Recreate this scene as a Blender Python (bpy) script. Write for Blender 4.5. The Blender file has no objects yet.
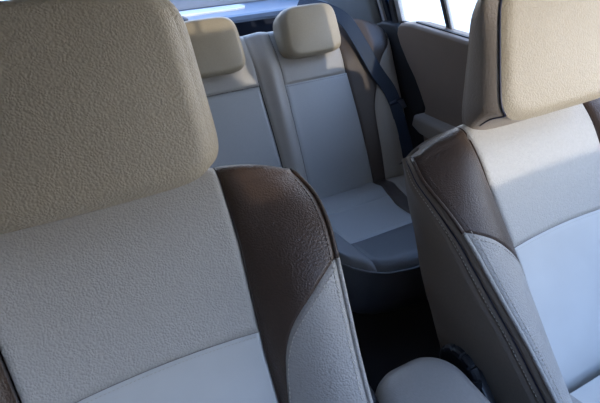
import bpy, bmesh, math, random
from mathutils import Vector
C = bpy.context.scene.collection
sin, cos, pi = math.sin, math.cos, math.pi
rnd = random.Random(4)

# ---------------------------------------------------------------- materials
def nodes(name):
    m = bpy.data.materials.new(name); m.use_nodes = True
    nt = m.node_tree; b = nt.nodes['Principled BSDF']
    return m, nt, b

def leather(name, col, rough=.42, grain=370, strength=.75, dist=.0009, var=.10, spec=.5):
    m, nt, b = nodes(name); N, L = nt.nodes, nt.links
    tc = N.new('ShaderNodeTexCoord')
    v = N.new('ShaderNodeTexVoronoi'); v.feature = 'SMOOTH_F1'; v.inputs['Scale'].default_value = grain
    v.inputs['Smoothness'].default_value = .4
    n1 = N.new('ShaderNodeTexNoise'); n1.inputs['Scale'].default_value = grain*.5; n1.inputs['Detail'].default_value = 3
    nd = N.new('ShaderNodeTexNoise'); nd.inputs['Scale'].default_value = 60
    mixv = N.new('ShaderNodeVectorMath'); mixv.operation = 'MULTIPLY_ADD'
    mixv.inputs[1].default_value = (.006, .006, .006)
    L.new(tc.outputs['Object'], nd.inputs['Vector']); L.new(nd.outputs['Color'], mixv.inputs[0]); L.new(tc.outputs['Object'], mixv.inputs[2])
    L.new(mixv.outputs[0], v.inputs['Vector']); L.new(tc.outputs['Object'], n1.inputs['Vector'])
    add = N.new('ShaderNodeMath'); add.operation = 'MULTIPLY_ADD'; add.inputs[1].default_value = -1.2; add.inputs[2].default_value = 1
    L.new(v.outputs['Distance'], add.inputs[0])
    bump = N.new('ShaderNodeBump'); bump.inputs['Strength'].default_value = strength; bump.inputs['Distance'].default_value = dist
    # soft broad wrinkles
    nw = N.new('ShaderNodeTexNoise'); nw.inputs['Scale'].default_value = 9; nw.inputs['Detail'].default_value = 1.5
    L.new(tc.outputs['Object'], nw.inputs['Vector'])
    b2 = N.new('ShaderNodeBump'); b2.inputs['Strength'].default_value = .16; b2.inputs['Distance'].default_value = .006
    L.new(nw.outputs['Fac'], b2.inputs['Height'])
    L.new(add.outputs[0], bump.inputs['Height']); L.new(b2.outputs['Normal'], bump.inputs['Normal']); L.new(bump.outputs['Normal'], b.inputs['Normal'])
    cr = N.new('ShaderNodeMix'); cr.data_type = 'RGBA'
    cr.inputs[6].default_value = tuple(c*(1-var) for c in col)+(1,); cr.inputs[7].default_value = tuple(min(1, c*(1+var)) for c in col)+(1,)
    L.new(n1.outputs['Fac'], cr.inputs[0]); L.new(cr.outputs[2], b.inputs['Base Color'])
    b.inputs['Roughness'].default_value = rough; b.inputs['Specular IOR Level'].default_value = spec
    return m

def fabric(name, col, rough=.8, scale=900, strength=.25):
    m, nt, b = nodes(name); N, L = nt.nodes, nt.links
    tc = N.new('ShaderNodeTexCoord')
    n1 = N.new('ShaderNodeTexNoise'); n1.inputs['Scale'].default_value = scale; n1.inputs['Detail'].default_value = 2
    n2 = N.new('ShaderNodeTexNoise'); n2.inputs['Scale'].default_value = 14
    L.new(tc.outputs['Object'], n1.inputs['Vector']); L.new(tc.outputs['Object'], n2.inputs['Vector'])
    bump = N.new('ShaderNodeBump'); bump.inputs['Strength'].default_value = strength; bump.inputs['Distance'].default_value = .0006
    L.new(n1.outputs['Fac'], bump.inputs['Height']); L.new(bump.outputs['Normal'], b.inputs['Normal'])
    cr = N.new('ShaderNodeMix'); cr.data_type = 'RGBA'
    cr.inputs[6].default_value = tuple(c*.93 for c in col)+(1,); cr.inputs[7].default_value = tuple(min(1, c*1.07) for c in col)+(1,)
    L.new(n2.outputs['Fac'], cr.inputs[0]); L.new(cr.outputs[2], b.inputs['Base Color'])
    b.inputs['Roughness'].default_value = rough; b.inputs['Specular IOR Level'].default_value = .3
    return m

def plain(name, col, rough=.5, metal=0, spec=.5, bump=0):
    m, nt, b = nodes(name)
    b.inputs['Base Color'].default_value = tuple(col)+(1,); b.inputs['Roughness'].default_value = rough
    b.inputs['Metallic'].default_value = metal; b.inputs['Specular IOR Level'].default_value = spec
    if bump:
        n = nt.nodes.new('ShaderNodeTexNoise'); n.inputs['Scale'].default_value = 500
        tc = nt.nodes.new('ShaderNodeTexCoord'); nt.links.new(tc.outputs['Object'], n.inputs['Vector'])
        bp = nt.nodes.new('ShaderNodeBump'); bp.inputs['Strength'].default_value = bump; bp.inputs['Distance'].default_value = .0008
        nt.links.new(n.outputs['Fac'], bp.inputs['Height']); nt.links.new(bp.outputs['Normal'], b.inputs['Normal'])
    return m

def glass(name, tint=(.95, .97, 1.0)):
    m = bpy.data.materials.new(name); m.use_nodes = True; nt = m.node_tree
    nt.nodes.clear(); out = nt.nodes.new('ShaderNodeOutputMaterial')
    tr = nt.nodes.new('ShaderNodeBsdfTransparent'); tr.inputs[0].default_value = tint+(1,)
    gl = nt.nodes.new('ShaderNodeBsdfGlossy'); gl.inputs['Roughness'].default_value = .02
    lw = nt.nodes.new('ShaderNodeLayerWeight'); lw.inputs[0].default_value = .5
    pw = nt.nodes.new('ShaderNodeMath'); pw.operation = 'POWER'; pw.inputs[1].default_value = 5
    fr = nt.nodes.new('ShaderNodeMath'); fr.operation = 'MULTIPLY_ADD'; fr.inputs[1].default_value = .8; fr.inputs[2].default_value = .04
    nt.links.new(lw.outputs['Facing'], pw.inputs[0]); nt.links.new(pw.outputs[0], fr.inputs[0])
    mx = nt.nodes.new('ShaderNodeMixShader')
    nt.links.new(fr.outputs[0], mx.inputs[0]); nt.links.new(tr.outputs[0], mx.inputs[1]); nt.links.new(gl.outputs[0], mx.inputs[2])
    nt.links.new(mx.outputs[0], out.inputs[0])
    return m

M = dict(
    tan=leather('tan_leather', (.43, .35, .24), rough=.45),
    greige=leather('greige_leather', (.48, .44, .385)),
    side=leather('taupe_side_leather', (.215, .175, .14), grain=420, strength=.3),
    brown=leather('dark_brown_leather', (.062, .038, .026), rough=.40, strength=.6, var=.2),
    grey=leather('light_bolster_leather', (.385, .355, .32)),
    insert=fabric('pale_insert_vinyl', (.60, .585, .55), rough=.55),
    rear_tan=leather('rear_headrest_leather', (.40, .33, .23), grain=500, strength=.15),
    rear=leather('rear_grey_leather', (.42, .385, .34), grain=600, strength=.12),
    rear_insert=leather('rear_insert_vinyl', (.44, .44, .43), grain=700, strength=.08),
    rear_brown=leather('rear_brown_leather', (.085, .066, .056), grain=500, strength=.15),
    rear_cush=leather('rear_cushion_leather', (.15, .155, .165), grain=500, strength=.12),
    armrest=leather('armrest_leather', (.22, .21, .20), grain=500, strength=.2),
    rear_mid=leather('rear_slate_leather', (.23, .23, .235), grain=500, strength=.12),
    hr_side=leather('taupe_headrest_leather', (.30, .245, .195), grain=370, strength=.5),
    thread=plain('pale_thread', (.52, .47, .40), .8),
    thread_dark=plain('dark_thread', (.10, .07, .055), .8),
    navy_pipe=plain('dark_piping', (.02, .02, .04), .35),
    black=plain('black_plastic', (.012, .013, .016), .35, bump=.2),
    seal=plain('black_rubber', (.01, .011, .014), .6),
    carpet=fabric('black_carpet', (.012, .012, .014), .95, 500, .8),
    belt=fabric('seatbelt_webbing', (.035, .053, .088), .6, 700, .3),
    grip=plain('navy_plastic_grip', (.05, .065, .10), .25),
    steel=plain('steel_tongue', (.45, .48, .55), .3, 1),
    door=fabric('door_trim_vinyl', (.215, .16, .12), .5, 700, .2),
    doorlight=fabric('door_armrest_vinyl', (.25, .21, .175), .5, 700, .2),
    pillar=fabric('pillar_trim', (.22, .215, .20), .55, 700, .1),
    shelf=fabric('parcel_shelf_felt', (.20, .24, .30), .35, 700, .1),
    shelfdark=fabric('dark_boot_lining', (.015, .02, .035), .9),
    body=plain('blue_car_paint', (.06, .27, .85), .25),
    dash=plain('dark_dashboard', (.03, .03, .032), .6, bump=.3),
    lining=fabric('roof_lining', (.45, .43, .40), .9),
    frame=plain('window_frame_trim', (.10, .10, .10), .4),
    framelight=plain('window_channel', (.42, .40, .37), .4),
    lightband=plain('painted_light_band', (.78, .78, .78), .25),  # pale colour stands in for bright light on the shelf
    glass=glass('window_glass'),
    ground=fabric('pale_concrete_ground', (.78, .77, .75), .9, 20, .3),
)

# ---------------------------------------------------------------- helpers
def empty(name, loc, label, cat, group=None):
    o = bpy.data.objects.new(name, None); C.objects.link(o); o.location = loc
    o['label'] = label; o['category'] = cat
    if group: o['group'] = group
    o['org'] = list(loc)
    return o

def obj(name, bm, mat, parent=None, smooth=True, org=None, label=None):
    """one mesh object; vertices are given in world space"""
    if parent is not None: org = parent.get('org', (0, 0, 0))
    org = Vector(org or (0, 0, 0))
    bmesh.ops.translate(bm, verts=bm.verts, vec=-org)
    me = bpy.data.meshes.new(name); bm.to_mesh(me); bm.free()
    for p in me.polygons: p.use_smooth = smooth
    me.materials.append(mat)
    o = bpy.data.objects.new(name, me); C.objects.link(o)
    if parent is not None:
        o.parent = parent
    else:
        o.location = org
    o['org'] = list(org)
    if label: o['label'] = label
    return o

def struct(name, bm, mat, smooth=False, parent=None):
    o = obj(name, bm, mat, parent, smooth)
    if parent is None: o['kind'] = 'structure'
    return o

def grid(bm, f, A, B, flip=False):
    vs = [[bm.verts.new(f(a, b)) for b in B] for a in A]
    for i in range(len(A)-1):
        for j in range(len(B)-1):
            q = [vs[i][j], vs[i+1][j], vs[i+1][j+1], vs[i][j+1]]
            if flip: q.reverse()
            try: bm.faces.new(q)
            except ValueError: pass
    return vs

def espace(n, k=.75):
    """0..1, denser near both ends"""
    o = []
    for i in range(n+1):
        t = i/n
        o.append((1-k)*t+k*(.5-.5*cos(pi*t)))
    return o

def lerp(a, b, t): return a+(b-a)*t
def interp(p, x):
    if x <= p[0][0]: return p[0][1]
    for (x0, y0), (x1, y1) in zip(p, p[1:]):
        if x <= x1:
            return lerp(y0, y1, (x-x0)/(x1-x0))
    return p[-1][1]
def sinterp(p, x):
    """catmull style smooth interpolation"""
    if x <= p[0][0]: return p[0][1]
    if x >= p[-1][0]: return p[-1][1]
    for i in range(len(p)-1):
        if x <= p[i+1][0]:
            x0, y0 = p[i]; x1, y1 = p[i+1]; h = x1-x0
            def sl(j):
                a = p[max(j-1, 0)]; b = p[min(j+1, len(p)-1)]
                return (b[1]-a[1])/(b[0]-a[0])
            t = (x-x0)/h; m0, m1 = sl(i)*h, sl(i+1)*h
            return (2*t**3-3*t*t+1)*y0+(t**3-2*t*t+t)*m0+(-2*t**3+3*t*t)*y1+(t**3-t*t)*m1

def tube(bm, pts, r, n=8, caps=True):
    pts = [Vector(p) for p in pts]; rings = []
    ref = Vector((.31, .2, .93)).normalized()
    for i, p in enumerate(pts):
        t = (pts[min(i+1, len(pts)-1)]-pts[max(i-1, 0)]).normalized()
        a = t.cross(ref)
        if a.length < .05: a = t.cross(Vector((1, 0, 0)))
        a.normalize(); b = t.cross(a)
        rr = r[i] if isinstance(r, (list, tuple)) else r
        rings.append([bm.verts.new(p+a*rr*cos(2*pi*k/n)+b*rr*sin(2*pi*k/n)) for k in range(n)])
    for A, B in zip(rings, rings[1:]):
        for k in range(n): bm.faces.new([A[k], A[(k+1) % n], B[(k+1) % n], B[k]])
    if caps:
        bm.faces.new(rings[0][::-1]); bm.faces.new(rings[-1])

def resample(pts, step):
    pts = [Vector(p) for p in pts]; out = [pts[0]]; acc = 0
    for a, b in zip(pts, pts[1:]):
        L = (b-a).length
        while acc+L >= step:
            t = (step-acc)/L; a = a.lerp(b, t); out.append(a.copy()); L = (b-a).length; acc = 0
        acc += L
    return out

def stitches(bm, pts, r=.0009, pitch=.0065, fill=.62):
    P = resample(pts, pitch/4)
    i = 0
    while i+3 < len(P):
        a, b = P[i], P[i+3]; b = a.lerp(b, fill*4/3)
        m = a.lerp(b, .5)
        tube(bm, [a, m, b], [r*.6, r, r*.6], 5)
        i += 4

def box(bm, x0, x1, y0, y1, z0, z1, bev=0):
    g = bmesh.ops.create_cube(bm, size=1)
    for v in g['verts']:
        v.co = Vector((lerp(x0, x1, v.co.x+.5), lerp(y0, y1, v.co.y+.5), lerp(z0, z1, v.co.z+.5)))
    if bev:
        es = list({e for v in g['verts'] for e in v.link_edges})
        bmesh.ops.bevel(bm, geom=es, offset=bev, segments=4, affect='EDGES', profile=.5)

def prism(bm, poly, x0, x1, axis=0, bev=0):
    """extrude polygon given in the two other axes along axis"""
    def P(c, p):
        l = [p[0], p[1]]; l.insert(axis, c); return Vector(l)
    a = [bm.verts.new(P(x0, p)) for p in poly]; b = [bm.verts.new(P(x1, p)) for p in poly]
    n = len(poly); fs = [bm.faces.new(a), bm.faces.new(b[::-1])]
    for i in range(n): fs.append(bm.faces.new([a[i], b[i], b[(i+1) % n], a[(i+1) % n]][::-1]))
    bmesh.ops.recalc_face_normals(bm, faces=fs)
    if bev:
        es = list({e for f in fs[:2] for e in f.edges})
        bmesh.ops.bevel(bm, geom=es, offset=bev, segments=4, affect='EDGES', profile=.5)
    return bm

def new(): return bmesh.new()

def frame_fn(T, a):
    T = Vector(T); D = Vector((0, -sin(a), -cos(a))); Nn = Vector((0, -cos(a), sin(a)))
    def loc(u, s, d): return T+Vector((u, 0, 0))+D*s+Nn*d
    return loc

# ---------------------------------------------------------------- head restraint (closed pillow in three pieces)
def headrest(root, loc, mats, hw=.113, side=.150, s0=.030, s1=-.185, d_front=.062, crown=.022, d_back=-.055,
             uc=0, expo=4.0, taper=.86, piping=True, name='headrest', seg=128, bulge_at=.45, posts=True, wedge=0.0, edge=.010, back_in=0.0, lean=0.0, flare=0.0):
    sc, sh = (s0+s1)/2, (s0-s1)/2
    def outline(th, k, grow):
        c, s = cos(th), sin(th)
        x = math.copysign(abs(c)**(2/expo), c); y = math.copysign(abs(s)**(2/expo), s)   # y>0: down
        tp = lerp(taper, 1, (y+1)/2)
        hwid = (hw+grow)*k*tp; hh = (sh+(grow*.35 if y < 0 else -abs(grow)*.7))*k
        return x*hwid, y*hh
    def pt(th, k, grow, d):
        if grow and flare: grow += flare*max(0, -sin(th))**.8*min(1, (d_front-edge-d)/.02)
        x, y = outline(th, k, grow)
        s = sc+y
        tt = max(0, min(1, (sh-y)/(2*sh)))            # 0 at the lower edge, 1 at the top
        if d < d_front-edge: d += wedge*tt**1.5*(d_front-edge-d)/(d_front-edge-d_back)
        return loc(uc+x, s, d+lean*(tt-.3))
    TH = [2*pi*i/seg for i in range(seg)]
    def rings(bm, R, capin=True, capout=False):
        rr = [[bm.verts.new(pt(th, k, g, d)) for th in TH] for (k, g, d) in R]
        for A, B in zip(rr, rr[1:]):
            for i in range(seg): bm.faces.new([A[i], A[(i+1) % seg], B[(i+1) % seg], B[i]])
        if capin: bm.faces.new(rr[0][::-1])
        if capout: bm.faces.new(rr[-1])
        bmesh.ops.recalc_face_normals(bm, faces=bm.faces)
    front = []
    for i in range(1, 25):
        k = (i/24)**.75; d = d_front+crown*(1-k**2.6)
        if k > .86: d -= edge*((k-.86)/.14)**2.2
        front.append((k, 0, d))
    bm = new(); rings(bm, [(.02, 0, d_front+crown)]+front, True)
    f = obj(name, bm, mats[0], root)
    # side band: from the front seam over the widest point to the back
    band = []; df = d_front-edge; grow = side-hw
    n = 20
    for i in range(n+1):
        t = i/n
        g = grow*(sin(pi*min(1, t/bulge_at)/2)**.8 if t < bulge_at else 1-.55*((t-bulge_at)/(1-bulge_at))**2.2)
        g -= back_in*t**1.4
        if t < .06: g -= .002*(1-t/.06)
        band.append((1, g, lerp(df, d_back, t)))
    for i in range(1, 9):
        k = cos(pi/2*i/9)**.55; band.append((k, (grow*.45-back_in)*k, d_back-.03*sin(pi/2*i/9)))
    bm = new(); rings(bm, band, False, True)
    obj('side_panel', bm, mats[1], f)
    if piping:
        for sg in (-1, 1):
            bm = new(); pts = []
            for i in range(61):
                ph = lerp(-1.25, .74, i/60); th = ph if sg > 0 else pi-ph
                pts.append(pt(th, 1.0, .0014, df+.0005))
            for i in range(1, 15):
                t = i/14*.62; j = t*(len(band)-9)/1.0; a = band[int(j)]; b = band[min(int(j)+1, len(band)-1)]; fr_ = j-int(j)
                ph = .74+.16*sin(pi/2*i/14); th = ph if sg > 0 else pi-ph
                pts.append(pt(th, 1.0, lerp(a[1], b[1], fr_)+.0008, lerp(a[2], b[2], fr_)))
            for _ in range(6): pts = [pts[0]]+[(pts[i-1]+pts[i]*2+pts[i+1])/4 for i in range(1, len(pts)-1)]+[pts[-1]]
            tube(bm, pts, .0019, 6); obj('piping', bm, mats[2], f)
    if posts:
        for sx in (-1, 1):
            bm = new(); tube(bm, [loc(uc+sx*.055, s0-.03, -.020), loc(uc+sx*.055, s0+.07, -.075)], .006, 12)
            obj('post', bm, M['steel'], f)
    return f

# ---------------------------------------------------------------- front seats
DB = [(-.05, -.115), (0, -.085), (.03, -.048), (.05, -.028), (.08, -.008), (.1, .006), (.13, .023), (.165, .036), (.2, .045), (.25, .053), (.3, .061), (.35, .071), (.4, .080), (.5, .094), (.62, .100)]
WS = [(-.05, .245), (.02, .250), (.05, .263), (.08, .272), (.1, .273), (.13, .270), (.165, .264), (.2, .258), (.25, .251), (.3, .244), (.35, .238), (.4, .234), (.5, .226), (.62, .220)]
def wid(s): return sinterp(WS, s)
BACK = [(0, -.070), (.06, -.074), (.11, -.084), (.21, -.102), (.31, -.122), (.38, -.134), (.62, -.140)]
W = .250
def ins(s): return interp([(0, .150), (.12, .148), (.27, .138), (.6, .135)], s)
def stop(u): return .004+.034*min(1, abs(u)/W)**3.6
def mid(s, u):
    return -.004-.020*max(0, (.10-s)/.10)**2+.006*sin(pi*min(1, max(0, s/.6)))-.006*(1-(u/.14)**2)
def face(u, s):
    U = abs(u); i = ins(s)
    if U <= i: return mid(s, u)
    v = min(1.0, (U-i)/(wid(s)-i))
    b = interp([(0, .010), (.08, .016), (.2, .024), (.6, .026)], s)
    e = mid(s, i)
    dip = -.005*math.exp(-(v/.06)**2)
    return lerp(e, sinterp(DB, s), v**1.15)+b*sin(pi*v)**.85+dip

def seat_back(root, T, a, xc):
    loc0 = frame_fn((T[0]+xc, T[1], T[2]), a)
    R = .030
    def surf(u, q, push=0):
        """q >= 0 face, -1..0 arc over the top edge, -2..-1 top towards the back"""
        U = abs(u); r = lerp(R, .012, min(1, U/W)**3)
        sc = stop(u)+r; dc = face(u, sc)-r
        if q >= 0: s, d = sc+q, face(u, sc+q)
        elif q >= -1:
            ph = -q*pi/2; s, d = sc-r*sin(ph), dc+r*cos(ph)
        else:
            t = -q-1; s = stop(u)+t*t*.006; d = lerp(dc, min(dc-.002, -.105 if U < .2 else -.080), t)
        return loc0(u, s, d+push)
    def qof(u, s):
        U = abs(u); r = lerp(R, .012, min(1, U/W)**3)
        return s-(stop(u)+r)
    TOPQ = [-2, -1.6, -1.25, -1.0, -.8, -.6, -.4, -.2]
    def groove(e, w=.0045, g=.0042): return -g*math.exp(-(e/w)**2)
    seam = lambda u: .244-.006*(1-(u/.14)**2)
    # centre upper and lower panels
    def centre(kind):
        bm = new()
        A = espace(44)
        if kind == 'up':
            n = 34; E = espace(n, .6)
            def f(aa, bb):
                q0 = bb
                if bb < 0:
                    u = lerp(-ins(.03), ins(.03), aa); e = min(aa, 1-aa)*.29
                    return surf(u, bb, groove(e))
                # two pass: u depends on s
                s = lerp(.034, seam(0), bb); u = lerp(-ins(s), ins(s), aa)
                s = lerp(stop(u)+.030, seam(u), bb)
                e = min(min(aa, 1-aa)*.29, (1-bb)*.21)
                return surf(u, max(0, qof(u, s)), groove(e))
            grid(bm, f, A, TOPQ+E, True)
        else:
            E = espace(30, .6)
            def f(aa, bb):
                s = lerp(seam(0), .60, bb); u = lerp(-ins(s), ins(s), aa); s = lerp(seam(u), .60, bb)
                e = min(min(aa, 1-aa)*.28, bb*.35)
                return surf(u, qof(u, s), groove(e, .0025, .0025))
            grid(bm, f, A, E, True)
        return bm
    back = obj('backrest', centre('up'), M['greige'], root, label='greige leather upper panel of the backrest')
    low = obj('insert_panel', centre('low'), M['insert'], back, label='pale blue-grey smooth lower insert')
    # bolsters
    dl = [(0, .58), (.05, .45), (.09, .36), (.14, .315), (.22, .272), (.36, .238), (.66, .203), (.85, .186), (1, .175)] if xc < 0 else [(0, .40), (.03, .32), (.12, .275), (.25, .250), (.42, .230), (.65, .203), (.85, .186), (1, .176)]
    for sg in (-1, 1):
        V = espace(30, .7)
        def umap(v, s): return sg*lerp(ins(s), wid(s), v)
        bm = new(); E = espace(34, .6)
        def f(v, b):
            if b < 0:
                u = umap(v, .04); e = min(v, 1-v)*.1
                return surf(u, b, groove(e))
            send = sinterp(dl, v); u = umap(v, .06)
            s0 = stop(u)+lerp(R, .012, min(1, abs(u)/W)**3); s = lerp(s0, send, b); u = umap(v, s)
            e = min(min(v, 1-v)*.105, (1-b)*(send-s0))
            return surf(u, max(0, qof(u, s)), groove(e, .0035, .003))
        grid(bm, f, V, TOPQ+E, sg > 0); obj('bolster', bm, M['brown'], back, label='dark brown leather upper bolster')
        bm = new()
        def f2(v, b):
            send = sinterp(dl, v); s = lerp(send, .60, b); u = umap(v, s)
            e = min(min(v, 1-v)*.105, b*(.6-send))
            return surf(u, max(0, qof(u, s)), groove(e, .0035, .003))
        grid(bm, f2, V, E, sg > 0); obj('bolster', bm, M['grey'], back, label='light grey leather lower bolster')
        # edge curve, side panel
        def edge(s, out=0, dd=0): return loc0(sg*(wid(s)+out), s, face(wid(s), s)+dd)
        S = [stop(W)+.004+(.60-stop(W)-.004)*i/70 for i in range(71)]
        bm = new(); tube(bm, [edge(s, .001, -.001) for s in S if s < .178], .0034, 8); obj('piping', bm, M['brown'], back)
        bm = new(); tube(bm, [edge(s, .001, -.001) for s in S if s > .172], .0034, 8); obj('piping', bm, M['grey'], back)
        bm = new(); T1 = [0, .02, .05, .08, .11, .14, .17, .2, .23, .26, .3, .36, .45, .55, .65, .75, .85, .93, 1]
        def fs(s, t):
            d0 = face(wid(s), s)-.001; d1 = min(d0-.02, interp(BACK, s)); L_ = d0-d1
            d = lerp(d0, d1, t)
            o = .014*sin(pi*min(1, t*.9+.02))**.7*min(1, L_/.12)
            for q in (.020, .034):
                if L_ > q*1.6: o -= .0035*math.exp(-((t*L_-q)/.0035)**2)
            o -= .003*math.exp(-((t*L_-.004)/.004)**2)
            o += .0012*sin(s*47+t*9)*t
            return loc0(sg*(lerp(wid(s), min(.256, wid(s)+.012), t)+o), s, d)
        Tt = [i/60 for i in range(61)]
        grid(bm, fs, [stop(W)-.002+(.602-stop(W))*i/60 for i in range(61)], Tt, sg < 0)
        obj('side_panel', bm, M['side'], back)
        bm = new(); pts = []
        for s in S:
            d0 = face(wid(s), s)-.001; L_ = d0-min(d0-.02, interp(BACK, s))
            if L_ > .034:
                t = .020/L_; o = .014*sin(pi*min(1, t*.9+.02))**.7*min(1, L_/.12)-.0035
                pts.append(loc0(sg*(lerp(wid(s), min(.256, wid(s)+.012), t)+o), s, d0-.020))
        tube(bm, pts, .0022, 6); obj('seam_welt', bm, M['navy_pipe'], back, label='dark welt in the side seam')
        # stitching along piping, along the two tone seam and on the side panel
        bm = new(); stitches(bm, [surf(sg*(wid(s)-.010), qof(wid(s)-.010, s), .0004) for s in S if .05 < s < .178], r=.0008); obj('stitching', bm, M['thread_dark'], back)
        bm = new(); stitches(bm, [surf(sg*(wid(s)-.010), qof(wid(s)-.010, s), .0004) for s in S if .176 < s], r=.0008)
        tp = []
        for i in range(60):
            v = .03+.94*i/59; send = sinterp(dl, v)+.010; u = umap(v, send); tp.append(surf(u, qof(u, send), .0006))
        stitches(bm, tp, r=.0008)
        obj('stitching', bm, M['thread'], back)
        bm = new()
        for q in (.027,):
            pts = []
            for s in S:
                d0 = face(wid(s), s)-.001; d1 = min(d0-.02, interp(BACK, s)); L_ = d0-d1
                if L_ > q*1.7:
                    t = q/L_; o = .014*sin(pi*min(1, t*.9+.02))**.7*min(1, L_/.12); pts.append(loc0(sg*(lerp(wid(s), min(.256, wid(s)+.012), t)+o+.0006), s, d0-q))
            stitches(bm, pts)
        obj('stitching', bm, M['thread'], back)
    # stitched seam line of the insert
    bm = new(); stitches(bm, [surf(u, qof(u, seam(u)+.005), -.0004) for u in [(-.135+.27*i/50) for i in range(51)]], r=.0006, pitch=.005)
    obj('stitching', bm, M['thread'], back)
    # rear shell
    bm = new()
    def fb(aa, bb):
        u = lerp(-W-.004, W+.004, aa); s = lerp(stop(u)+.001, .60, bb)
        d = lerp(interp(BACK, s), min(interp(BACK, s), -.105), (1-(abs(u)/(W+.004))**4))
        return loc0(u, s, d-.001)
    grid(bm, fb, espace(30), espace(24), False); obj('back_shell', bm, M['side'], root)
    return loc0, back

def seat_cushion(root, T, a, xc):
    """side bolstered cushion reaching forward from the foot of the backrest"""
    y1 = T[1]-.50*sin(a)-.02; z1 = T[2]-.50*cos(a); L = .48
    def top(u, t):
        U = abs(u)/.25
        z = z1+.012+.045*t+.02*sin(pi*t)
        z += .030*max(0, (U-.5)/.5)**1.3*(1 if U < .9 else 1-((U-.9)/.1)**2*.8)
        if t > .85: z -= .05*((t-.85)/.15)**2
        return z
    def f(aa, t):
        u = lerp(-.25, .25, aa); return Vector((xc+u, y1-L*t+.06*0, top(u, t)))
    def patch(a0, a1):
        bm = new(); grid(bm, f, [lerp(a0, a1, e) for e in espace(16)], espace(24), False); return bm
    c = obj('cushion', patch(.22, .78), M['insert'], root)
    obj('bolster', patch(0, .22), M['grey'], c); obj('bolster', patch(.78, 1), M['grey'], c)
    bm = new()
    lo = z1-.13
    per = [(0, t) for t in espace(20)]+[(e, 1) for e in espace(20)[1:]]+[(1, 1-t) for t in espace(20)[1:]]
    vs = []
    for aa, t in per:
        p = f(aa, t); vs.append((bm.verts.new(p), bm.verts.new((p.x, p.y, lo))))
    for (a_, b_), (c_, d_) in zip(vs, vs[1:]): bm.faces.new([a_, c_, d_, b_])
    bm.faces.new([v[1] for v in vs])
    bmesh.ops.recalc_face_normals(bm, faces=bm.faces)
    obj('side_panel', bm, M['side'], c, smooth=False)
    bm = new()
    for sx in (-.19, .19): box(bm, xc+sx-.02, xc+sx+.02, y1-L+.04, y1-.02, .0, lo-.045)
    box(bm, xc-.2, xc+.2, y1-L+.05, y1-.03, lo-.05, lo+.002)
    obj('seat_rail', bm, M['black'], root, smooth=False)

def front_seat(xc, T, a, label, inner, uc=0, pipe='navy_pipe', **hr):
    root = empty('front_seat', (xc, T[1]-.45, 0), label, 'car seat', 'front seats')
    loc0, back = seat_back(root, T, a, xc)
    headrest(root, loc0, (M['tan'], M['tan' if xc < 0 else 'hr_side'], M[pipe]), uc=uc, **hr)
    seat_cushion(root, T, a, xc)
    # recliner hinge cover and ribbed hand wheel on the inner side
    X = xc+inner*(W+.016); cy, cz, r = T[1]-.192, T[2]-.388, .047
    bm = new(); n = 48; prof = [(r*.2, .017), (r*.80, .017), (r*.93, .015), (r, .011), (r, .003), (r*.9, .0)]
    rr = []
    for (q, h) in prof:
        ring = []
        for k in range(n*3):
            th = 2*pi*k/(n*3); rib = 0
            if q > r*.85: rib = -.0032 if (k % 12) in (0, 1) else 0
            ring.append(bm.verts.new((X+inner*h, cy+(q+rib)*cos(th), cz+(q+rib)*sin(th))))
        rr.append(ring)
    for A, B in zip(rr, rr[1:]):
        for k in range(n*3): bm.faces.new([A[k], A[(k+1) % (n*3)], B[(k+1) % (n*3)], B[k]])
    bm.faces.new(rr[0]); bm.faces.new(rr[-1][::-1]); bmesh.ops.recalc_face_normals(bm, faces=bm.faces)
    obj('recliner_wheel', bm, M['black'], root, smooth=False, label='black ribbed recline adjuster wheel')
    bm = new(); prism(bm, [(cy-.12, cz-.10), (cy+.04, cz-.10), (cy+.04, cz-.02), (cy+.02, cz+.02), (cy-.03, cz+.022), (cy-.09, cz-.03)], X-inner*.012, X+inner*.006, 0, .004)
    obj('hinge_cover', bm, M['black'], root)
    return root

TL, AL = (0, 0, .80), .57
TR, AR = (0, -.005, .76), .611
front_seat(-.37, TL, AL, 'nearer front seat with the big tan leather headrest, at the left of the photo', 1, piping=False, hw=.139, side=.154, lean=.035, s0=.032, s1=-.182, d_front=.086, crown=.005, edge=.011, d_back=-.01, expo=6.5, taper=.97, wedge=.03, bulge_at=.4)
front_seat(.375, TR, AR, 'front seat on the right with sunlit cream headrest and taupe side panel showing', -1, hw=.147, side=.164, back_in=.012, flare=.020, lean=.062, s0=.036, s1=-.175, d_front=.085, crown=.006, d_back=-.02, expo=6.0, taper=.89, wedge=.045, bulge_at=.4)

# ---------------------------------------------------------------- centre armrest
arm = empty('center_armrest', (-.012, -.40, 0), 'padded blue-grey leather armrest pad standing low between the two front seats', 'armrest')
bm = new()
ax0, ax1, ay1, ay0, az = -.098, .060, -.178, -.62, .468
def armpt(k, th, z):
    hw, hl = (ax1-ax0)/2, (ay1-ay0)/2; cx_, cy_ = (ax0+ax1)/2, (ay0+ay1)/2
    r = .060*k+0; c, s = cos(th), sin(th)
    ex = .5
    sx = math.copysign(1, c) if abs(c) > 1e-6 else 0; sy = math.copysign(1, s) if abs(s) > 1e-6 else 0
    bx, by = hw*k-r, hl-.075*(1-k)*.0-(hw-hw*k)-r
    return Vector((cx_+sx*max(0, bx)+r*c, cy_+sy*max(0, by)+r*s, z))
TH = [2*pi*(i+.5)/64 for i in range(64)]
lay = [(.25, az), (.45, az-.001), (.62, az-.0025), (.76, az-.006), (.87, az-.012), (.95, az-.021), (.99, az-.032), (1, az-.045), (.99, az-.058), (.95, az-.066)]
rr = [[bm.verts.new(armpt(k, th, z)) for th in TH] for k, z in lay]
for A, B in zip(rr, rr[1:]):
    for i in range(64): bm.faces.new([A[i], A[(i+1) % 64], B[(i+1) % 64], B[i]])
bm.faces.new(rr[0]); bm.faces.new(rr[-1][::-1]); bmesh.ops.recalc_face_normals(bm, faces=bm.faces)
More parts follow.
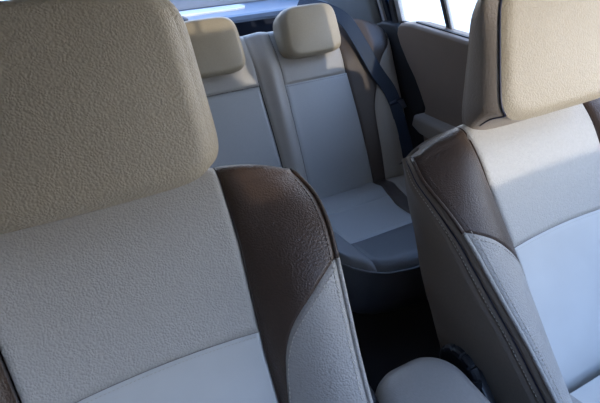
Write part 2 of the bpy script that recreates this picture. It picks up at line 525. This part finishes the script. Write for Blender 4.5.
obj('armrest_pad', bm, M['armrest'], arm)
bm = new(); box(bm, ax0+.015, ax1-.015, ay0+.03, ay1-.04, .0, az-.062, .012); obj('console_box', bm, M['black'], arm)

# ---------------------------------------------------------------- rear bench
TB, AB = (0, .914, .678), .407
bench = empty('rear_bench', (0, .55, 0), 'rear bench seat with grey panels and brown outer bolsters behind the front seats', 'car seat')
lb = frame_fn(TB, AB)
RS = -.105    # upper edge of the backrest
def rface(x, s):
    X = abs(x)
    d = 0
    # shallow insert dishes and raised columns
    d += .022*math.exp(-((X-.205)/.030)**2)
    d += .034*max(0, min(1, (X-.50)/.12))**1.2*(1 if X < .66 else 1-((X-.66)/.08)**2)
    d -= .025*max(0, (.06-s)/.10)**2
    d += .012*sin(pi*min(1, max(0, (s-.1)/.5)))
    return d
def rsurf(x, q, push=0):
    r = .035; X = abs(x); st = RS+(.09*max(0, (X-.56)/.16)**2)
    sc = st+r; dc = rface(x, sc)-r
    if q >= 0: s, d = sc+q, rface(x, sc+q)
    elif q >= -1: ph = -q*pi/2; s, d = sc-r*sin(ph), dc+r*cos(ph)
    else: s, d = st, dc-(-q-1)*.075
    return lb(x, s, d+push)
def rq(x, s):
    X = abs(x); return max(0, s-(RS+(.09*max(0, (X-.56)/.16)**2)+.035))
TQ = [-2, -1.5, -1, -.8, -.6, -.4, -.2]
def gro(e, w=.005, g=.006): return -g*math.exp(-(e/w)**2)
def rpanel(name, mat, xa, xb, sa, sb, parent, top=False, na=26, nb=30, g=(1, 1, 1, 1), label=None, dep=.006):
    """xa, xb: functions of s; sa, sb: functions of x-fraction. g marks grooved edges left,right,top,bottom"""
    bm = new()
    fa = xa if callable(xa) else (lambda s: xa); fb_ = xb if callable(xb) else (lambda s: xb)
    ga = sa if callable(sa) else (lambda t: sa); gb = sb if callable(sb) else (lambda t: sb)
    def f(t, b):
        if b < 0:
            x = lerp(fa(0), fb_(0), t); e = 1
            if g[0]: e = min(e, t*abs(fb_(0)-fa(0)))
            if g[1]: e = min(e, (1-t)*abs(fb_(0)-fa(0)))
            return rsurf(x, b, gro(e, g=dep))
        s0, s1 = (-.01 if top else ga(t)), gb(t); s = lerp(s0, s1, b); x = lerp(fa(s), fb_(s), t)
        w = abs(fb_(s)-fa(s)); e = 1
        if g[0]: e = min(e, t*w)
        if g[1]: e = min(e, (1-t)*w)
        if g[2] and not top: e = min(e, b*(s1-s0))
        if g[3]: e = min(e, (1-b)*(s1-s0))
        return rsurf(x, rq(x, s), gro(e, g=dep))
    grid(bm, f, espace(na), (TQ if top else [])+espace(nb, .6), xb_gt(fa, fb_))
    return obj(name, bm, mat, parent, label=label)
def xb_gt(fa, fb_): return fb_(.2) > fa(.2)
SB = .60
cen = rpanel('center_backrest', M['rear'], lambda s: -.150, lambda s: .150+.02*max(0, s-.05), 0, lambda t: .085, bench, top=True)
rpanel('insert_panel', M['rear_insert'], lambda s: -.150-.02*s, lambda s: .150+.03*s, lambda t: .085, SB, cen, dep=.015)
for sg in (1, -1):
    up = rpanel('backrest', M['rear'], sg*.245, sg*.500, 0, .100, bench, top=True, dep=.004)
    rpanel('insert_panel', M['rear_insert'], sg*.245, lambda s: sg*(.500+.04*max(0, s)), lambda t: .100, SB, up, dep=.004)
    rpanel('bolster', M['rear'], lambda s: sg*(.150+.03*max(0, s)), sg*.245, 0, SB, up, top=True)
    cv = [(-.02, .705), (.03, .690), (.058, .660), (.10, .632), (.166, .606), (.258, .579), (.42, .574), (.62, .570)]
    rpanel('bolster', M['rear_brown'], lambda s: sg*(.500+.04*max(0, s)), lambda s: sg*sinterp(cv, s), 0, SB, up, top=True, nb=44, label='dark brown bolster band', dep=.003)
    rpanel('bolster', M['rear'], lambda s: sg*sinterp(cv, s), lambda s: sg*.720, 0, SB, up, top=True, nb=44, label='grey outer bolster', dep=.003)
    bm = new(); stitches(bm, [rsurf(sg*x, rq(x, .106), -.001) for x in [.25+.25*i/30 for i in range(31)]], r=.0008, pitch=.008); obj('stitching', bm, M['thread_dark'], up)
# closed back of the bench
bm = new()
def fbk(t, b):
    x = lerp(-.72, .72, t); X = abs(x); st = RS+(.09*max(0, (X-.56)/.16)**2)
    return lb(x, lerp(st, SB, b), -.115)
grid(bm, fbk, espace(30, 0), espace(6, 0)); obj('back_shell', bm, M['shelfdark'], bench)
for k, uc in enumerate((.373, 0, -.373)):
    kw = dict(hw=.111, side=.119, s0=.022 if k != 1 else .032, s1=-.150, d_front=.060, crown=.010, d_back=-.045, edge=.014, expo=4.6, taper=.92, piping=False, bulge_at=.3)
    h = headrest(bench, lb, (M['rear_tan'], M['rear_tan'], None), uc=uc, **kw)
# cushion
cus_y0, cus_z0 = .700, .180
def ctop(x, y):
    X = abs(x); z = cus_z0+(cus_y0-y)*.18
    z += .010*math.exp(-((y-.62)/.035)**2)
    z += .010*min(1, max(0, (X-.46)/.06))
    z += .010*math.exp(-((X-.15)/.05)**2)
    fy = cfront(x)
    e = (y-fy)
    if e < .045: z -= .030*((.045-e)/.045)**2.2
    return z
def cfront(x):
    X = abs(x)
    return interp([(0, .345), (.10, .335), (.135, .295), (.150, .245), (.18, .205), (.22, .180), (.29, .160), (.5, .140), (.72, .14)], X)
def cpanel(name, mat, xa, xb, ya, yb, parent, na=24, nb=26, dep=.005, label=None):
    bm = new(); fa = xa if callable(xa) else (lambda y: xa); fb_ = xb if callable(xb) else (lambda y: xb)
    ga = ya if callable(ya) else (lambda x: ya); gb = yb if callable(yb) else (lambda x: yb)
    def f(t, b):
        ym = lerp(ga(lerp(fa(.4), fb_(.4), t)), gb(lerp(fa(.4), fb_(.4), t)), b)
        x = lerp(fa(ym), fb_(ym), t); y = lerp(ga(x), gb(x), b)
        e = min(min(t, 1-t)*abs(fb_(y)-fa(y)), min(b, 1-b)*abs(gb(x)-ga(x)))
        return Vector((x, y, ctop(x, y)+gro(e, .006, dep)))
    grid(bm, f, espace(na), espace(nb), xb_gt(fa, fb_)); return obj(name, bm, mat, parent, label=label)
cu = cpanel('cushion', M['rear_insert'], -.2, .2, .558, .44, bench)
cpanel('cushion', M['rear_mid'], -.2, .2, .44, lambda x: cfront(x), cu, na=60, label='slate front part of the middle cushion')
for sg in (1, -1):
    roll_front = .558
    dk = [(.10, .47), (.34, .462), (.47, .470), (.54, .490), (.62, .508), (.72, .520)]
    xo = lambda y: sg*sinterp(dk, y)
    cpanel('cushion', M['rear_insert'], sg*.2, xo, .558, .341, cu)
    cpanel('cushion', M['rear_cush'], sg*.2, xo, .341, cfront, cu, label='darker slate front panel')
    cpanel('bolster', M['rear_brown'], xo, lambda y: sg*(sinterp(dk, y)+.055), .72, cfront, cu, label='dark brown cushion band')
    cpanel('bolster', M['rear'], lambda y: sg*(sinterp(dk, y)+.055), sg*.72, .72, cfront, cu)
    cpanel('cushion_roll', M['rear_insert'], 0, lambda y: sg*sinterp(dk, y), .73, .558, cu)
    # piping along the front edge
    bm = new(); tube(bm, [(sg*x, cfront(x)-.001, ctop(x, cfront(x))) for x in [.72*i/60 for i in range(61)]], .003, 8); obj('piping', bm, M['rear_cush'], cu)
bm = new()
XS = [-.72+1.44*i/120 for i in range(121)]
def cfz(x, b):
    y = cfront(x)+.002; z = ctop(x, cfront(x)); y2 = y+.05*b*b
    g = .004*math.exp(-((abs(x)-.15)/.005)**2)
    return Vector((x, y2+g, lerp(z, .03, b)))
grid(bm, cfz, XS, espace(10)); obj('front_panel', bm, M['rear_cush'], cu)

# ---------------------------------------------------------------- seat belt
belt = empty('seat_belt', (.70, .62, .12), 'dark navy seat belt hanging over the right outer bolster of the rear bench', 'seat belt')
path = [(.440, -.215, -.16), (.475, -.180, -.10), (.510, -.140, -.045), (.540, -.085, .005), (.567, .012, .036), (.602, .120, .050), (.640, .195, .054), (.658, .250, .052)]
low = [(.658, .250, .050), (.668, .34, .050), (.676, .42, .050), (.682, .50, .050), (.70, .57, .045)]
def strap(bm, path, w, th=.0013, tw=None):
    P = [lb(*p) for p in path]; F = []
    # smooth
    out = []
    n = len(P)
    for i in range(n-1):
        p0, p1, p2, p3 = P[max(i-1, 0)], P[i], P[i+1], P[min(i+2, n-1)]
        for k in range(8):
            t = k/8; out.append(.5*((2*p1)+(-p0+p2)*t+(2*p0-5*p1+4*p2-p3)*t*t+(-p0+3*p1-3*p2+p3)*t**3))
    out.append(P[-1]); rows = []
    nrm = Vector((-.25, -cos(AB), sin(AB))).normalized()
    for i, p in enumerate(out):
        tt = (out[min(i+1, len(out)-1)]-out[max(i-1, 0)]).normalized(); sd = tt.cross(nrm).normalized(); nn = sd.cross(tt).normalized()
        rows.append([bm.verts.new(p+sd*a*w/2+nn*b*th) for a, b in ((-1, -1), (-.92, 1), (-.85, .6), (.85, .6), (.92, 1), (1, -1))])
    for A, B in zip(rows, rows[1:]):
        for k in range(6): bm.faces.new([A[k], A[(k+1) % 6], B[(k+1) % 6], B[k]])
    bm.faces.new(rows[0]); bm.faces.new(rows[-1][::-1]); bmesh.ops.recalc_face_normals(bm, faces=bm.faces)
bm = new(); strap(bm, path, .051); strap(bm, low, .050); obj('webbing', bm, M['belt'], belt, smooth=False)
bm = new()
o = lb(.658, .248, .058)
def tg(u, v, h):
    ux = Vector((.97, .12, .10)).normalized(); nn = Vector((-.2, -cos(AB), sin(AB))).normalized(); vv = ux.cross(nn).normalized()
    return o+ux*u-vv*v*-1+nn*h
g = bmesh.ops.create_cube(bm, size=1)
for v in g['verts']: v.co = Vector((v.co.x*.062, v.co.y*.016, v.co.z*.012))
bmesh.ops.bevel(bm, geom=list(bm.edges), offset=.004, segments=3, affect='EDGES')
for v in bm.verts: v.co = tg(v.co.x, v.co.y, v.co.z)
tgo = obj('tongue_grip', bm, M['grip'], belt)
bm = new()
pl = [(-.012, 0), (.018, 0), (.021, .020), (.024, .036), (.004, .036), (-.002, .018)]
A = [bm.verts.new(tg(u+.016, v, .006)) for u, v in pl]; B = [bm.verts.new(tg(u+.016, v, .0085)) for u, v in pl]
bm.faces.new(A); bm.faces.new(B[::-1])
for i in range(6): bm.faces.new([A[i], B[i], B[(i+1) % 6], A[(i+1) % 6]])
bmesh.ops.recalc_face_normals(bm, faces=bm.faces); obj('tongue', bm, M['steel'], tgo, smooth=False, label='steel buckle tongue')

# ---------------------------------------------------------------- rear right door
door = struct('door_1', prism(new(), [(.76, .755), (.72, .757), (.30, .735), (-.12, .71), (-.12, .10), (.40, .10), (.50, .16), (.585, .31), (.615, .40), (.632, .432), (.618, .462), (.615, .488), (.650, .535), (.688, .581), (.740, .630), (.785, .680), (.806, .712), (.805, .738), (.790, .752)], .672, .76, 0, .012), M['door'], smooth=True)
bm = new(); prism(bm, [(.618, .470), (.25, .478), (-.10, .470), (-.10, .40), (.30, .40), (.58, .412), (.625, .430)], .625, .70, 0, .014); obj('door_armrest', bm, M['doorlight'], door)
# sill: inner weather strip and slot
bm = new(); box(bm, .700, .712, -.10, .735, .0, .004)
for v in bm.verts: v.co.z += .757-(.735-v.co.y)*.052
obj('weather_strip', bm, M['seal'], door, smooth=False)
bm = new(); box(bm, .712, .735, -.10, .76, .0, .008)
for v in bm.verts: v.co.z += .748-(.76-v.co.y)*.052
obj('window_channel', bm, M['framelight'], door, smooth=False)
bm = new(); box(bm, .735, .752, -.10, .87, -.004, .008)
for v in bm.verts: v.co.z += .735-(.853-v.co.y)*.053
obj('outer_seal', bm, M['seal'], door, smooth=False)
def bar(pts, x0, x1, w):
    """bar following (y,z) points, w wide along y"""
    bm = new(); prism(bm, [(y-w/2, z) for y, z in pts]+[(y+w/2, z) for y, z in reversed(pts)], x0, x1, 0, .002); return bm
obj('divider_bar', bar([(.600, .720), (.664, .832), (.735, .95), (.80, 1.12)], .738, .760, .017), M['seal'], door, smooth=False)
obj('divider_bar', bar([(.583, .715), (.648, .832), (.719, .95), (.784, 1.12)], .738, .752, .010), M['framelight'], door, smooth=False)
obj('window_frame', bar([(.862, .728), (.903, .805), (.970, .95), (1.02, 1.12)], .735, .755, .024), M['framelight'], door, smooth=False, label='pale rear window frame')
obj('door_frame', bar([(.882, .715), (.929, .805), (1.00, .95), (1.05, 1.12)], .725, .765, .022), M['seal'], door, smooth=False)
win = struct('window_1', prism(new(), [(-.12, .69), (.84, .725), (.895, .805), (.962, .95), (1.01, 1.12), (-.12, 1.12)], .744, .747, 0), M['glass'])
# painted jamb and body pillar
bm = bar([(.892, .700), (.960, .805), (1.045, .95), (1.095, 1.12)], .745, .79, .024); struct('trim_1', bm, M['body'])
bm = bar([(.912, .690), (.985, .800), (1.072, .95), (1.125, 1.12)], .735, .79, .026); struct('trim_2', bm, M['seal'])
bm = bar([(.935, .690), (1.007, .800), (1.094, .95), (1.147, 1.12)], .725, .79, .016); struct('trim_3', bm, M['framelight'])
bm = bar([(.955, .690), (1.030, .800), (1.117, .95), (1.17, 1.12)], .735, .79, .024); struct('trim_4', bm, M['seal'])
bm = new(); prism(bm, [(.960, .60), (.975, .69), (1.050, .80), (1.14, .95), (1.20, 1.15), (1.70, 1.15), (1.70, .60)], .700, .79, 0, .014); struct('trim_5', bm, M['pillar'], smooth=True)
# wheel arch side moulding between door and bench
bm = new(); prism(bm, [(.62, .10), (.64, .40), (.66, .50), (.73, .60), (.83, .70), (.86, .735), (.95, .735), (1.05, .70), (1.05, .10)], .705, .79, 0, .012); struct('trim_6', bm, M['seal'], smooth=True)

# ---------------------------------------------------------------- parcel shelf and back of the car
sh = empty('parcel_shelf', (0, 1.35, .6), 'blue-grey parcel shelf under the rear window behind the rear headrests', 'parcel shelf')
bm = new(); prism(bm, [(1.36, .745), (1.365, .760), (1.38, .766), (1.45, .768), (1.67, .772), (1.67, .74), (1.36, .735)], -.70, .70, 0, .004)
bmesh.ops.recalc_face_normals(bm, faces=bm.faces); obj('shelf_board', bm, M['shelf'], sh, smooth=False)
bm = new(); prism(bm, [(-.62, 1.475), (.28, 1.475), (.33, 1.50), (.345, 1.54), (.34, 1.60), (-.62, 1.60)], .766, .778, 2, .003); obj('light_band_strip', bm, M['lightband'], sh, smooth=False, label='pale strip standing in for a bright band of light on the shelf')  # added strip, paints the band of light lying on the shelf
for sx in (-1, 0):
    bm = new(); bmesh.ops.create_uvsphere(bm, u_segments=32, v_segments=12, radius=1)
    for v in bm.verts: v.co = Vector((.012+v.co.x*.032+sx*.4, 1.400+v.co.y*.04, .767+max(0, v.co.z)*.018))
    obj('speaker_grille', bm, M['black'], sh)
bm = new(); box(bm, -.72, .72, 1.05, 1.36, .52, .56); struct('trim_7', bm, M['shelfdark'])

# ---------------------------------------------------------------- body shell, with added light blockers
bm = new(); box(bm, -.80, .80, -1.7, 1.76, -.05, 0); struct('floor', bm, M['carpet'])
bm = new(); box(bm, -.80, .80, 1.67, 1.74, 0, .86); struct('wall_back', bm, M['shelfdark'])
bm = new(); box(bm, .765, .80, -1.4, .62, 0, .70); struct('wall_right', bm, M['door'])
bm = new(); box(bm, -.80, -.745, -1.4, 1.55, 0, .735, .01); struct('wall_left', bm, M['door'])
bm = new(); prism(bm, [(.95, .7), (1.09, 1.16), (1.55, 1.16), (1.55, .7)], -.80, -.71, 0); struct('trim_8', bm, M['pillar'])
bm = new(); prism(bm, [(-.75, .0), (-.70, 1.16), (1.15, 1.16), (1.15, 1.20), (-.75, 1.20), (-.72, 1.17), (-.80, .0)][:0] or [(-.62, 1.14), (.2, 1.19), (1.15, 1.16), (1.15, 1.22), (.2, 1.25), (-.62, 1.20)], -.80, .80, 0); struct('ceiling', bm, M['lining'])
bm = new(); box(bm, -.62, -.13, -.625, -.60, .905, 1.15, .01)
struct('trim_12', bm, M['lining'])  # unseen visor, added to keep the sun off the left seat
bm = new(); box(bm, .02, .27, -.76, -.73, .885, 1.03, .012); box(bm, .139, .151, -.745, -.715, 1.02, 1.15); struct('trim_14', bm, M['dash'])  # unseen mirror, added to shade the middle rear headrest
bm = new(); prism(bm, [(-.68, .70), (-.68, .93), (-.62, 1.0), (-.16, 1.0), (-.09, .94), (-.07, .70)], -1.30, -1.05, 1, .01); prism(bm, [(-.14, .70), (-.14, .865), (-.10, .885), (.05, .885), (.07, .93), (.27, .93), (.31, .88), (.31, .70)], -1.30, -1.05, 1, .01); struct('trim_13', bm, M['dash'])  # unseen hood and stack, raised to block the low sun
bm = new(); box(bm, -1.9, -1.7, -6, 6, -.3, 2.6); struct('light_blocker_wall', bm, M['carpet'])  # unseen dark wall, added to cut light through the left windows
# B pillars
for i, sx in enumerate((-1, 1)):
    bm = new(); prism(bm, [(-.20, 0), (-.12, .75), (-.06, 1.17), (-.0, 1.17), (-.08, .0)], sx*.735, sx*.80, 0); struct('trim_%d' % (9+i), bm, M['pillar'])
# dashboard and firewall
bm = new(); prism(bm, [(-1.70, 0), (-1.05, 0), (-1.05, .45), (-1.0, .60), (-1.02, .72), (-1.12, .80), (-1.45, .835), (-1.70, .80)], -.80, .80, 0, .006); struct('wall_front', bm, M['dash'])
# windscreen, rear window, left windows
struct('window_2', prism(new(), [(-1.45, .83), (-.62, 1.165), (-.62, 1.169), (-1.454, .834)], -.74, .74, 0), M['glass'])
struct('window_3', prism(new(), [(1.69, .86), (1.16, 1.18), (1.164, 1.183), (1.694, .864)], -.70, .70, 0), M['glass'])
struct('window_4', prism(new(), [(-1.2, .74), (.9, .74), (1.04, 1.16), (-.5, 1.18)], -.760, -.757, 0), M['glass'])
bm = new(); box(bm, -.72, .72, 1.655, 1.68, .772, .865, .006); struct('trim_11', bm, M['shelf'])
# ground outside
bm = new(); box(bm, -30, 30, -30, 30, -.32, -.30); struct('ground', bm, M['ground'])

# ---------------------------------------------------------------- camera
cam = bpy.data.cameras.new('camera'); co = bpy.data.objects.new('camera', cam); C.objects.link(co)
yaw, pitch, roll, f = .4025, -.5746, -.0713, 413.1
F = Vector((sin(yaw)*cos(pitch), cos(yaw)*cos(pitch), sin(pitch)))
r0 = F.cross(Vector((0, 0, 1))).normalized(); u0 = r0.cross(F)
rt = r0*cos(roll)+u0*sin(roll); up = -r0*sin(roll)+u0*cos(roll)
from mathutils import Matrix
m = Matrix((rt, up, -F)).transposed().to_4x4(); m.translation = Vector((-.316, -.5041, 1.0439)); co.matrix_world = m
cam.sensor_width = 36; cam.lens = f*36/600; cam.clip_start = .02
bpy.context.scene.camera = co

# ---------------------------------------------------------------- light
w = bpy.data.worlds.new('sky'); bpy.context.scene.world = w; w.use_nodes = True; nt = w.node_tree
bg = nt.nodes['Background']; tc = nt.nodes.new('ShaderNodeTexCoord'); sp = nt.nodes.new('ShaderNodeSeparateXYZ'); cr = nt.nodes.new('ShaderNodeValToRGB')
nt.links.new(tc.outputs['Generated'], sp.inputs[0]); nt.links.new(sp.outputs['Z'], cr.inputs[0]); nt.links.new(cr.outputs[0], bg.inputs[0])
e = cr.color_ramp.elements; e[0].position = 0; e[0].color = (1.0, .90, .74, 1); e[1].position = .75; e[1].color = (.34, .55, 1.0, 1)
x = e.new(.18); x.color = (.80, .88, 1.0, 1)
bg.inputs[1].default_value = 4.4
s = bpy.data.lights.new('sun', 'SUN'); so = bpy.data.objects.new('sun', s); C.objects.link(so)
az, el = math.radians(6), math.radians(8)
d = Vector((-sin(az)*cos(el), cos(az)*cos(el), -sin(el)))
so.rotation_euler = d.to_track_quat('-Z', 'Y').to_euler(); s.energy = 2.1; s.color = (1, .90, .76); s.angle = math.radians(.9)
vs = bpy.context.scene.view_settings
vs.view_transform = 'Standard'; vs.look = 'None'; vs.gamma = 1; vs.use_curve_mapping = False; vs.exposure = .17
